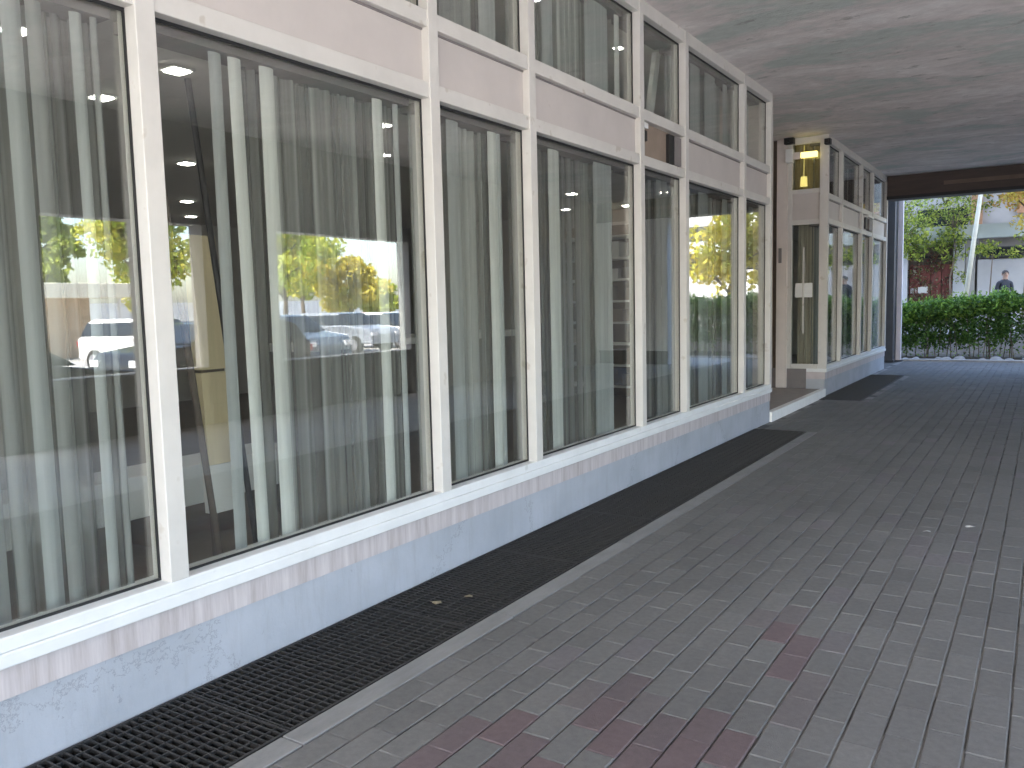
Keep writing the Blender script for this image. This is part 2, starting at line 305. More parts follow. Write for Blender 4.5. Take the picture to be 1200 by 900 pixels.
# pavers 0.133 x 0.267, half bond, individually toned
REDS = [(2.05,4.08),(2.18,3.84),(2.2,3.72),(2.05,2.93),(2.19,2.93),(1.65,3.17),(1.66,2.75),(1.78,2.72),(1.26,2.5),(1.40,2.48),(1.5,2.45),(1.26,2.3),(1.92,2.95),(1.92,2.69),(1.61,2.47),(2.04,2.71),(1.4,2.2),(1.53,2.2),(1.66,2.2)]
HALF = [(1.89,4.11),(2.3,3.6),(1.96,2.98),(2.07,4.3),(1.8,3.1),(1.5,2.9),(2.35,3.3)]
W, LN, J, BV = .133, .267, .0045, .005
m = MB(); pr = random.Random(3)
def paver_block(xa, xb, ya, yb, x_phase):
    k0 = int((xa - x_phase)/W)
    k = k0
    while x_phase + k*W < xb - .01:
        x0 = x_phase + k*W; x1 = min(x0 + W, xb); x0 = max(x0, xa)
        off = (k % 2)*LN/2 + pr.uniform(-.01,.01)
        y = ya - off
        while y < yb - .01:
            y0 = max(y, ya); y1 = min(y + LN, yb)
            if y1 - y0 > .03 and x1 - x0 > .02:
                cx, cy = (x0+x1)/2, (y0+y1)/2
                t = .150*(1 + pr.gauss(0,.05)); c = [t*1.0, t*.96, t*.905]
                if pr.random() < .06: c = [t*1.04, t*.95, t*.95]
                if any(x0 <= a < x1 and y0 <= b < y1 for a, b in REDS): c = [.136*pr.uniform(.93,1.07), .103, .104]
                elif any(x0 <= a < x1 and y0 <= b < y1 for a, b in HALF): c = [.147,.130,.126]
                dz = pr.uniform(-.0012,.0012); tx = pr.uniform(-.0009,.0009); ty = pr.uniform(-.0009,.0009)
                a0,a1,b0,b1 = x0+J*pr.uniform(.4,1), x1-J*pr.uniform(.4,1), y0+J*.2*pr.uniform(.4,1), y1-J*.2*pr.uniform(.4,1)
                lo = [(a0,b0,G0+.006),(a1,b0,G0+.006),(a1,b1,G0+.006),(a0,b1,G0+.006)]
                mid = [(q[0],q[1],-.004+dz) for q in lo]
                hi = [(a0+BV,b0+BV,dz-tx-ty),(a1-BV,b0+BV,dz+tx-ty),(a1-BV,b1-BV,dz+tx+ty),(a0+BV,b1-BV,dz-tx+ty)]
                fs = [(8,9,10,11)] + [(i,(i+1)%4,4+(i+1)%4,4+i) for i in range(4)] + [(4+i,4+(i+1)%4,8+(i+1)%4,8+i) for i in range(4)]
                m.add(lo+mid+hi, fs, 0, c)
            y += LN
        k += 1
XP = 2.914 - 16*W - .003
paver_block(.782, 3.9, -5, 23.1, XP)
paver_block(.03, .782, 10.565, 14.035, XP)
paver_block(.665, .782, 14.04, 18.9, XP)
paver_block(.03, .782, 18.905, 23.1, XP)
pv = m.build('pavement', M['paver'], color=True); tag(pv, kind='structure')
m = MB()
y = -5.
while y < 23.05:
    m.box(3.905,7.5,y+.004,min(y+3.2,23.1)-.004,-.0095,.0, skip=('b',)); y += 3.2
tag(m.build('bounce_lane', M['lane'], bevel=.004), kind='structure')  # pale lane out of direct view, added to bounce light onto the ceiling
m = MB(); m.box(-3,16,23.1,23.32,-.02,.05)
tag(m.build('kerb', M['kerb'], bevel=.015), kind='structure')
m = MB(); m.box(-8,15,23.32,26.0,-.02,.015)
tag(m.build('planting_bed', M['soil']), kind='structure')
m = MB(); m.box(-30,15.5,26.4,34.2,-.02,.55)
tag(m.build('terrace', M['kerb']), kind='structure')

# ------------------------------------------------------------------ floor grates
def grate(y0, y1, x0, x1, label, group, first=None):
    root = empty('floor_grate', ((x0+x1)/2, y0, 0), label, 'grate', group)
    f = MB()
    f.box(x0, x0+.012, y0+.003, y1-.003, -.035, .002); f.box(x1-.012, x1, y0+.003, y1-.003, -.035, .002)
    f.box(x0+.012, x1-.012, y0+.003, y0+.011, -.035, .0015); f.box(x0+.012, x1-.012, y1-.011, y1-.003, -.035, .0015)
    f.build('frame', M['grate'], root)
    b = MB(); n = int((y1-y0-.03)/.034)
    for i in range(1, n+1):
        yc = y0 + (y1-y0)*i/(n+1); b.box(x0+.012, x1-.012, yc-.0035, yc+.0035, -.033, -.001, skip=('b',))
    b.build('bearing_bars', M['grate'], root)
    c = MB()
    for i in range(1, 9):
        xc = x0 + (x1-x0)*i/9; c.box(xc-.004, xc+.004, y0+.011, y1-.011, -.016, -.003, skip=('b',))
    c.build('cross_bars', M['grate'], root)
ordn = ['nearest the camera, running out of the picture','second from the near end of the long row','third from the near end, with a leaf on it','fourth from the near end of the long row','fifth from the near end of the long row','sixth along the long row','seventh along the long row, before the last one','last of the long row, just before the white step']
edges = [.95,2.15,3.36,4.56,5.77,6.97,8.17,9.37,10.54]
for i in range(8):
    grate(edges[i], edges[i+1], .012, .656, 'black steel floor grate '+ordn[i], 'black grates along the wall foot')
o2 = ['first of the short far row, just past the white step','second of the short row beyond the entrance','third of the short row beyond the entrance','last of the short row, close to the dark column']
for i in range(4):
    grate(14.06+i*1.205, 14.06+(i+1)*1.205, .012, .655, 'black steel floor grate, '+o2[i], 'black grates along the wall foot')
def leafscrap(x, y, z, s, rz, mat, name, label, cat):
    mm = MB(); pts = []
    for k in range(9):
        t = 2*math.pi*k/9; r = s*(1+.35*math.sin(3*t+rz)); pts.append((x+r*math.cos(t+rz)*1.2, y+r*math.sin(t+rz)*.8, z+.004*math.sin(2*t)))
    mm.add([(x,y,z+.008)]+pts, [(0,1+k,1+(k+1)%9) for k in range(9)] + [tuple(range(1,10))[::-1]])
    tag(mm.build(name, mat), label, cat)
leafscrap(.29,3.55,.006,.028,.4,M['leafdry'],'fallen_leaf','dry curled leaf lying on the joint of two floor grates, nearer the wall','leaf')
leafscrap(.40,3.72,.006,.022,1.4,M['leafdry'],'fallen_leaf','pale dry leaf on the floor grate, a little farther out from the wall','leaf')
leafscrap(2.46,6.35,.004,.022,1.0,M['scrap'],'paper_scrap','small white scrap on the grey pavers, left of two','litter')
leafscrap(2.70,6.62,.004,.026,2.0,M['scrap'],'paper_scrap','small white scrap on the grey pavers, right of two','litter')

# ------------------------------------------------------------------ glazed shopfronts
ZS, ZG0, ZG1, ZP0, ZP1, ZU0, ZU1, ZC = .40, .51, 2.875, 2.965, 3.28, 3.375, 4.19, 4.31
def shopfront(name, label, ys, y_end0, y_end1, special):
    """ys: mullion centres; facade plane x = 0"""
    root = empty(name, (0, ys[0], 0), label, 'shopfront')
    a, b = ys[0], ys[-1]
    mb = MB(); mb.box(-.3, 0, y_end0, y_end1, -.5, .28); mb.build('plinth', M['plinth'], root)
    mb = MB(); mb.box(-.3, .008, y_end0, y_end1, .28, ZS); mb.build('tile_band', M['band'], root)
    mb = MB(); mb.box(-.3, .034, y_end0, y_end1, ZS, .455); mb.box(-.12, .022, y_end0, y_end1, .455, ZG0)
    mb.build('window_sill', M['sillw'], root, bevel=.006)
    for z0, z1, d in ((ZG1, ZP0, .014), (ZP1, ZU0, .014), (ZU1, ZC, .018)):
        mb = MB(); mb.box(-.10, d, y_end0, y_end1, z0, z1); mb.build('transom', M['frame'], root, bevel=.004)
    w = .045
    for y in ys:
        mb = MB(); mb.box(-.102, .024, y-w, y+w, ZG0-.002, ZC-.002); mb.build('mullion', M['frame'], root, bevel=.004)
    for i in range(len(ys)-1):
        y0, y1 = ys[i]+w, ys[i+1]-w
        for z0, z1 in ((ZG0, ZG1), (ZU0, ZU1)):
            g = MB(); g.box(-.062, -.054, y0, y1, z0, z1); p = g.build('window_pane', M['glass'], root)
            k = MB(); t = .011
            k.box(-.052, -.046, y0, y0+t, z0, z1); k.box(-.052, -.046, y1-t, y1, z0, z1)
            k.box(-.052, -.046, y0+t, y1-t, z1-t*1.4, z1); k.box(-.052, -.046, y0+t, y1-t, z0, z0+t)
            k.build('gasket', M['gasket'], p)
        if i in special:
            special[i](root, y0, y1)
        else:
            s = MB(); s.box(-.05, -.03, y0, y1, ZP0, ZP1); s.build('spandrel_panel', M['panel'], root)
            s = MB(); s.box(-.03, -.022, y0, y0+.012, ZP0, ZP1); s.box(-.03, -.022, y0+.012, y1, ZP1-.012, ZP1); s.build('painted_shade_strip', M['greyp'], root)  # dark strips put in for shade along the top and one side
    return root
def open_spandrel(root, y0, y1):
    s = MB(); s.box(-.10, -.05, y0, y1, ZP0, ZP1); o = s.build('spandrel_panel', M['brownp'], root); o['label'] = 'brown bare spandrel board'
    s = MB(); s.box(-.05, -.02, y0+.68, y0+.82, ZP0+.02, ZP1-.02); s.build('vent_slot', M['black'], root)
    s = MB(); s.box(-.05, -.012, y0+.82, y1-.03, ZP0+.02, ZP1-.02); s.build('vent_cover', M['greyp'], root)
    s = MB(); s.box(-.05, .0, y0+.02, y0+.14, ZP1-.06, ZP1-.012); s.build('bracket', M['whitep'], root)
    s = MB(); s.box(-.05, -.02, y0+.02, y0+.16, ZP0+.15, ZP1-.075); s.build('junction_box', M['black'], root)
def dark_spandrel(root, y0, y1):
    s = MB(); s.box(-.06, -.03, y0, y1, ZP0, ZP1); s.build('spandrel_panel', M['panel'], root)
    s = MB(); s.box(-.03, .0, y0+.44, y0+.66, ZP0+.04, ZP1-.04); s.build('vent_slot', M['black'], root)
    s = MB(); s.box(-.03, .03, y0+.66, y0+1.0, ZP0+.02, ZP1-.07); s.build('vent_cover', M['greyp'], root)
    s = MB(); s.box(-.03, .06, y0+.42, y0+1.0, ZP1-.05, ZP1-.012); s.build('bracket', M['whitep'], root)
YS1 = [-1.99, -.87, 1.03, 2.145, 4.04, 5.165, 7.06, 8.165, 10.08, 11.215]
YS2 = [14.60, 15.745, 17.60, 18.80, 20.60]
sf1 = shopfront('glazed_shopfront', 'long white framed glass front over a pale blue plinth, nearer the camera', YS1, -2.05, 11.26, {6: open_spandrel})
sf2 = shopfront('glazed_shopfront', 'shorter white framed glass front beyond the recessed entrance', YS2, 14.555, 20.66, {2: dark_spandrel})
# return wall of the second shopfront (faces the camera)
YR = 14.56
mb = MB(); mb.box(-2.2, -.3, YR, YR+.12, -.5, .45); mb.build('return_plinth', M['greyp'], sf2)
mb = MB(); mb.box(-.108, .03, YR-.02, YR+.028, .46, ZC-.004); mb.build('corner_post', M['frame'], sf2, bevel=.004)
for z0, z1 in ((.45,.53),(2.875,2.955),(3.39,3.46),(4.2,4.306)):
    mb = MB(); mb.box(-.56, -.11, YR+.01, YR+.08, z0, z1); mb.build('return_transom', M['frame'], sf2, bevel=.003)
mb = MB(); mb.box(-.80, -.625, YR-.05, YR+.1, .12, ZC-.004); mb.build('cream_pilaster', M['cream'], sf2, bevel=.006)
mb = MB(); mb.box(-.625, -.56, YR-.005, YR+.09, .45, ZC-.004); mb.build('return_mullion', M['frame'], sf2, bevel=.003)
mb = MB(); mb.box(-2.2, -.88, YR-.004, YR+.1, .12, ZC-.004); mb.build('return_wall', M['cream'], sf2)
mb = MB(); mb.box(-.88, -.80, YR+.03, YR+.1, .12, ZC-.004); mb.build('return_gap', M['wood_dk'], sf2)
mb = MB(); mb.box(-.56, -.11, YR+.03, YR+.05, 2.955, 3.39); mb.build('return_spandrel', M['panel'], sf2)
mb = MB(); mb.box(-.56, -.11, YR+.035, YR+.043, .53, 2.875); mb.build('return_pane', M['glass2'], sf2)
mb = MB(); mb.box(-.375,-.345, YR-.01, YR+.012, 1.05, 2.5); mb.box(-.37,-.35, YR+.012, YR+.034, 1.15, 1.2); mb.box(-.37,-.35, YR+.012, YR+.034, 2.35, 2.4); mb.build('reflection_bar', M['frame'], sf2, bevel=.004)  # pale bar added in place of a reflection on the glass
mb = MB(); mb.box(-.50,-.22, YR+.022, YR+.034, 1.66, 1.90); mb.build('reflection_plate', M['whitep'], sf2)  # pale rectangle, likewise put in for a reflection
mb = MB(); mb.box(-.56, -.11, YR+.035, YR+.043, 3.46, 4.2); mb.build('return_pane', M['glass2'], sf2)
for z0, z1, mt_ in ((.46, 2.9, 'tansheer'), (3.4, 4.22, 'tanc')):
    mb = MB(); n_ = 40
    vs_ = []
    for k in range(n_+1):
        vs_ += [(-.57+.47*k/n_, YR+.2+.012*math.sin(k*1.35)+.006*math.sin(k*.7), z0), (-.57+.47*k/n_, YR+.2+.012*math.sin(k*1.35)+.006*math.sin(k*.7), z1)]
    mb.add(vs_, [(2*k,2*k+2,2*k+3,2*k+1) for k in range(n_)])
    if z0 < 1: mb.v = [(-.50 + (p[0]+.57)*.55, p[1], p[2]) for p in mb.v]
    tag(mb.build('door_curtain', M[mt_], smooth=True), 'thin pale curtain behind the tall glass beside the corner post' if z0 < 1 else 'brownish curtain behind the small upper glass under the yellow lamp', 'curtain')
mb = MB(); mb.box(-.56,-.11, YR+.03, YR+.05, .12, .45); mb.build('return_kick_plate', M['dark'], sf2)
# recess: side wall, back wall with a door, landing
rec = empty('entrance_recess', (-1.1, 12.9, 0), 'cream walled entrance recess with a tiled landing between the two glass fronts', 'entrance')
mb = MB(); mb.box(-2.3, -.105, 11.262, 11.36, -.02, ZC-.004); mb.build('side_wall', M['cream'], rec)
mb = MB(); mb.box(-2.3, -2.2, 11.36, 14.55, -.02, ZC-.004); mb.build('back_wall', M['cream'], rec)
mb = MB(); mb.box(-2.2, -.06, 11.36, YR-.06, -.02, .118); mb.build('landing', M['landing'], rec)
mb = MB(); mb.box(-.06, .03, 11.27, YR-.03, -.02, .125); mb.build('step', M['marble'], rec, bevel=.006)
d = MB(); d.box(-2.2,-2.15,12.3,13.4,.118,2.3); dr = d.build('door', M['frame'], rec)
d = MB(); d.box(-2.15,-2.14,12.42,13.28,.35,2.18); d.build('door_pane', M['glass2'], dr)
d = MB(); d.tube((-2.1,12.36,.95),(-2.1,12.36,1.35),.015); d.build('door_handle', M['chrome'], dr)
# lamp over the entrance
t = empty('wall_lamp', (-.4, YR-.05, 4.0), 'lit yellow tube lamp with a white end housing high in the entrance', 'lamp')
mb = MB(); mb.box(-.64,-.52,YR-.14,YR-.02,3.9,4.12); mb.build('housing', M['whitep'], t, bevel=.008)
mb = MB(); mb.box(-.40,-.14,YR-.10,YR-.03,3.96,4.05); mb.build('lit_tube', M['lampy'], t, bevel=.01)
mb = MB(); mb.box(-.52,-.40,YR-.09,YR-.03,3.95,4.06); mb.build('end_cap', M['cream'], t)
mb = MB(); mb.tube((-.40,YR+.13,3.52),(-.40,YR+.13,3.68),.06,.05,12); mb.tube((-.40,YR+.13,3.68),(-.40,YR+.13,4.2),.004)
tag(mb.build('pendant_lamp', M['lampd']), 'dim yellow pendant lamp behind the glass under the yellow tube', 'lamp')
mb = MB(); mb.box(-.66,-.50,YR-.16,YR-.051,4.2,4.3); mb.box(-.6,-.56,YR-.2,YR-.16,4.22,4.27)
tag(mb.build('alarm_box', M['black'], bevel=.006), 'small black box under the ceiling above the cream pilaster', 'box')
mb = MB(); mb.box(-.02,.075,YR-.14,YR-.021,4.13,4.22); mb.box(.0,.05,YR-.18,YR-.14,4.15,4.2)
tag(mb.build('alarm_box', M['black'], bevel=.006), 'small black box at the top of the second front corner post', 'box')
mb = MB(); mb.box(-.76,-.71,YR-.075,YR-.051,2.25,2.5)
tag(mb.build('intercom_panel', M['greyp'], bevel=.004), 'narrow grey intercom plate on the cream pilaster', 'intercom')

# ------------------------------------------------------------------ ceiling and the building overhead
m = MB()
m.quad((-2.3,-6,ZC),(7.4,-6,ZC),(7.4,20.9,ZC),(-2.3,20.9,ZC))
m.f = [tuple(reversed(f)) for f in m.f]
tag(m.build('ceiling', M['ceil']), kind='structure')
blk = empty('unseen_shade_block', (1, 8, ZC), 'unseen grey block over the covered passage, made tall to shade the far end', 'building')
mb = MB(); mb.box(-12, 7.4, -6, 20.9, ZC+.012, 32); mb.build('upper_wall', M['grey_r'], blk)  # unseen storeys, height chosen to keep the far end in shade
mb = MB(); mb.box(-12, -8.1, -4, 20.9, 0, ZC+.012); mb.build('rear_wall', M['grey_r'], blk)
for z in (5.6, 8.6, 11.6, 14.6, 17.6, 20.6, 23.6, 26.6):
    for k in range(6):
        y = -2.2 + k*3.7
        w_ = MB(); w_.box(7.4, 7.46, y, y+1.7, z, z+1.5); p = w_.build('window', M['whitep'], blk)
        w_ = MB(); w_.box(7.46, 7.468, y+.08, y+1.62, z+.08, z+1.42); w_.build('pane', M['carglass'], p)
bm_ = empty('ceiling_beam', (7, 20.7, 3.8), 'dark brown beam across the far end of the passage', 'beam')
mb = MB(); mb.box(.02, 7.4, 20.5, 20.9, 3.86, ZC-.004); mb.build('web', M['beam'], bm_)
mb = MB(); mb.box(.02, 7.4, 20.46, 20.94, 3.79, 3.86); mb.build('bottom_flange', M['beamd'], bm_)
mb = MB(); mb.box(1.15, 7.4, 20.485, 20.5, 4.02, 4.1); mb.build('pale_strip', M['beamp'], bm_)
# far jamb: dark column, short wall, pale post
mb = MB(); mb.box(-.42, -.10, 22.6, 23.08, 0, 4.6); mb.box(-.44,-.08,22.58,23.095,0,.06)
tag(mb.build('dark_column', M['dark'], bevel=.01), 'dark steel column at the far left end of the passage', 'column')
mb = MB(); mb.box(-.50, -.34, 20.67, 22.59, 0, 4.6)
tag(mb.build('end_wall', M['grey_r']), 'short grey wall between the second glass front and the dark column', 'wall')
pp = empty('square_post', (-.02, 23.02, 0), 'slim pale post standing just right of the dark column', 'post')
mb = MB(); mb.box(-.085, .035, 22.96, 23.08, 0, 4.55); mb.build('shaft', M['post'], pp, bevel=.008)
mb = MB(); mb.box(-.1, .06, 22.945, 23.095, 0, .03); mb.build('base_plate', M['dark'], pp)
# far end wall right of the opening + right-hand side walls (seen in the glass)
ew = empty('end_wall', (6.2, 20.6, 0), 'white end wall closing the right half of the passage, mirrored in the panes', 'wall')
mb = MB(); mb.box(5.1, 7.4, 20.52, 20.9, 0, 3.79); mb.build('wall', M['white'], ew)
mb = MB(); mb.box(5.1, 7.1, 20.5, 20.52, 0, .35); mb.build('skirting', M['dark'], ew)
def pier(y0, y1, lab, mat='pier'):
    w_ = MB(); w_.box(7.1, 7.4, y0, y1, 0, ZC-.004); w_.box(7.07, 7.1, y0+.01, y1-.01, 0, .3)
    tag(w_.build('side_pier', M[mat], bevel=.01), lab, 'pier', 'piers on the open side')
pier(4.9, 5.55, 'narrow pale pier on the open side, the nearest mirrored in the glass')
pier(7.85, 9.25, 'pale pier between the two bright openings mirrored in the glass')
pier(12.5, 12.9, 'dark narrow pier on the open side at the near end of the long cream wall')
pier(12.905, 20.5, 'long cream wall on the open side, beyond the wider opening', 'cream')
for y0, y1, lab in ((-6, 4.9, 'unseen nearest opening'), (5.55, 7.85, 'smaller opening'), (9.25, 12.5, 'wider opening')):
    if y0 > 0:
        mb = MB(); mb.box(7.12, 7.38, y0, y1, 0, .78); mb.box(7.08, 7.42, y0, y1, .78, .84); tag(mb.build('parapet', M['pier']), 'low dark grey parapet closing the foot of the '+lab, 'parapet')
    mb = MB(); mb.box(7.1, 7.4, y0, y1, 2.9, ZC-.004); tag(mb.build('lintel', M['grey_r']), 'grey lintel over the '+lab+' on the open side', 'lintel')  # the nearest lintel is out of view, added to cut light near the camera

# ------------------------------------------------------------------ rooms behind the glass
m = MB(); m.quad((-8,-3,.3),(-.3,-3,.3),(-.3,11.25,.3),(-8,11.25,.3)); m.quad((-8,14.65,.3),(-.3,14.65,.3),(-.3,20.65,.3),(-8,20.65,.3)); m.quad((-8,11.25,.3),(-2.3,11.25,.3),(-2.3,14.65,.3),(-8,14.65,.3))
tag(m.build('room_floor', M['roomfloor']), kind='structure')
m = MB(); m.box(-8.1,-8,-3,20.65,.0,4.32); m.box(-8,-.1,-3.1,-3,0,4.32); m.box(-8,-.5,20.55,20.65,0,4.32); m.box(-6,-2.3,11.26,11.35,.3,2.995); m.box(-6,-2.3,11.26,11.35,3.255,4.29)
tag(m.build('room_wall', M['roomwall']), kind='structure')
m = MB(); m.box(-7.99,-.105,-2.99,11.25,3.0,3.25); m.box(-7.99,-.105,14.66,20.54,3.0,3.25)
tag(m.build('mezzanine_floor', M['roomceil']), kind='structure')
m = MB(); m.box(-7.99,-.105,-2.99,11.25,4.24,4.3); m.box(-7.99,-.105,14.66,20.54,4.24,4.3)
tag(m.build('room_ceiling', M['roomceil']), kind='structure')
# downlights: square flush lamps
lamps = [(-1.0,2.17),(-1.0,3.03),(-1.86,3.11),(-3.47,4.89),(-5.7,6.52),(-7.05,7.57),(-1.05,4.79),(-1.85,5.70),(-2.72,10.6),(-1.84,9.16),(-1.86,10.81),(-.92,9.8)]
where = ['seen at the left edge pane','at the top of the wide leaning board pane','seen beside the nearest mullion','above the tan wood panel','above the tan wood panel, middle of three','above the tan wood panel, lowest of three','beside the bright strip in the wide pane','under another lamp beside the bright strip in the wide pane','deep in the fourth pane from the left','seen in the fourth pane from the left','seen behind the dark pane by the shelf unit','seen near the frame of the narrow dark pane']
proto = None
def downlight(x, y, z, lab, s=.05):
    t = empty('ceiling_light', (x, y, z), lab, 'ceiling light', 'square lamps in the shop ceiling')
    f = MB(); f.box(x-s-.02,x+s+.02,y-s-.02,y+s+.02,z-.012,z-.002); f.build('frame', M['whitep'], t)
    f = MB(); f.box(x-s,x+s,y-s,y+s,z-.02,z-.012); f.build('diffuser', M['lamp'], t)
for (x, y), wl in zip(lamps, where): downlight(x, y, 3.0, 'small square white ceiling lamp '+wl)
for x, y, wl in [(-.63,6.32,'seen at the top picture edge'),(-.65,8.0,'behind the pane with the slanted pale column'),(-.62,12.7-2.0,'in the last upper pane before the entrance')]:
    downlight(x, y, 4.24, 'small square lamp in the upper row '+wl, .035)
# furniture
def leaned(mb_, k):
    mb_.v = [(p[0], p[1] - (p[2]-.3)*k, p[2]) for p in mb_.v]; return mb_
t = empty('wood_panel', (-.44, 2.66, .3), 'slim pale tan panel with a dark joint leaning behind the second pane', 'panel')
for nm, m_, z0, z1 in (('white_base','whitep',.62,.87),('lower_board','wood_tan',.872,1.345),('upper_board','wood_tan',1.36,2.03)):
    leaned(MB().box(-.50,-.44,2.685,2.835,z0,z1), .03).build(nm, M[m_], t)
leaned(MB().box(-.495,-.445,2.69,2.83,1.346,1.359), .03).build('joint', M['wood_dk'], t)
leaned(MB().box(-.49,-.45,2.70,2.72,.3,.619), .03).build('stand', M['wood_dk'], t)
mb = MB(); mb.tube((-.34,2.60,2.75),(-.34,2.87,.3),.015); tag(mb.build('leaning_rod', M['black']), 'thin black rod leaning on the right of the tan panel', 'rod')
mb = MB(); mb.tube((-.34,2.40,2.5),(-.34,2.64,.3),.017); tag(mb.build('leaning_rod', M['wood_dk']), 'thicker dark rod leaning on the left of the tan panel', 'rod')
t = empty('low_bench', (-1.3, 2.0, .3), 'long low white bench standing behind the first two panes', 'bench')
mb = MB(); mb.box(-1.5,-1.15,-1.2,3.9,.50,.74); mb.build('front', M['whitep'], t, bevel=.006)
for y in (-1.0,.3,1.6,2.85,3.75):
    mb = MB(); mb.box(-1.45,-1.2,y-.03,y+.03,.3,.5); mb.build('leg', M['wood_dk'], t)
t = empty('counter', (-2.8, 7.2, .3), 'white topped grey counter in the middle of the shop', 'counter')
mb = MB(); mb.box(-3.3,-2.55,5.4,9.3,1.26,1.33); mb.build('counter_top', M['whitep'], t, bevel=.008)
mb = MB(); mb.box(-3.2,-2.65,5.5,9.2,.3,1.26); mb.build('counter_front', M['greyp'], t)
t = empty('shelf_unit', (-2.2, 11.0, .3), 'dark open shelf unit with white files behind the narrow dark pane', 'shelf')
mb = MB(); mb.box(-3.2,-3.15,10.6,11.0,.3,2.75); mb.box(-1.35,-1.3,10.6,11.0,.3,2.75); mb.box(-3.15,-1.35,10.98,11.0,.3,2.75); mb.build('carcass', M['wood_dk'], t)
for k in range(8):
    z = .45+k*.3; mb = MB(); mb.box(-3.15,-1.35,10.62,10.98,z,z+.03); mb.build('shelf', M['whitep'], t)
fr = random.Random(5)
for k in range(1,8):
    z = .48+(k-1)*.3; x = -3.1
    while x < -1.5:
        w_ = fr.uniform(.1,.35); h = fr.uniform(.12,.24)
        if fr.random() < .7:
            mb = MB(); mb.box(x, x+w_, 10.66, 10.95, z, z+h)
            tag(mb.build('storage_box', M[fr.choice(['whitep','greyp','brownp','wood_dk'])]), 'storage box on the dark open shelf unit', 'box', 'boxes on the shelf unit')
        x += w_+.06
mb = MB(); mb.obox((-.42,8.36,3.95),(.05,.11,.95),Matrix.Rotation(R(-17),4,'X'))
tag(mb.build('slanted_board', M['slatb']), 'pale slanted board behind the upper narrow pane above the brown spandrel', 'board')
mb = MB(); mb.box(-4.2,-3.7,3.2,3.7,.3,2.998); tag(mb.build('room_pillar', M['roomwall'], bevel=.01), 'grey square pillar deep inside the shop', 'pillar')

# blinds and curtains, one set per pane
def slat(root, y, w, z0, z1, mat, x=-.17, yaw=0, tilt=0):
    s = MB(); n = 6; a = R(yaw); vs = []
    for k in range(n+1):
        u = (k/n-.5)*w; dpt = .012*(1-(2*k/n-1)**2)
        px, py = x + u*math.sin(a) + dpt*math.cos(a), y + u*math.cos(a) - dpt*math.sin(a)
        for z in (z0, z1): vs.append((px, py + (z-z0)*tilt, z))
    for k in range(n+1):
        q = vs[2*k]; r_ = vs[2*k+1]
    vs2 = [(p[0]-.0015,p[1],p[2]) for p in vs]
    fs = [(2*k,2*k+2,2*k+3,2*k+1) for k in range(n)]
    s.add(vs, fs); s.add(vs2, [f[::-1] for f in fs])
    s.build('slat', mat, root, smooth=True)
def sheer(root, y0, y1, z0, z1, mat, per=.075, amp=.022, x=-.26, seed=0):
    q = random.Random(seed*31+5); s = MB(); pts = []; y = y0
    while y < y1:
        p = per*q.uniform(.55,1.5); p = min(p, y1-y); A = amp*q.uniform(.5,1.3)
        for k in range(6): pts.append((x + A*math.sin(2*math.pi*k/6), y + p*k/6))
        y += p
        if y1-y < .004: break
    pts.append((x, y1))
    vs = []
    for px, py in pts: vs += [(px*1+.0, py, z0), (px, py, z1)]
    s.add(vs, [(2*k,2*k+2,2*k+3,2*k+1) for k in range(len(pts)-1)])
    s.build('curtain', mat, root, smooth=True)
SL, SB, SG = M['slat'], M['slatb'], M['slatg']
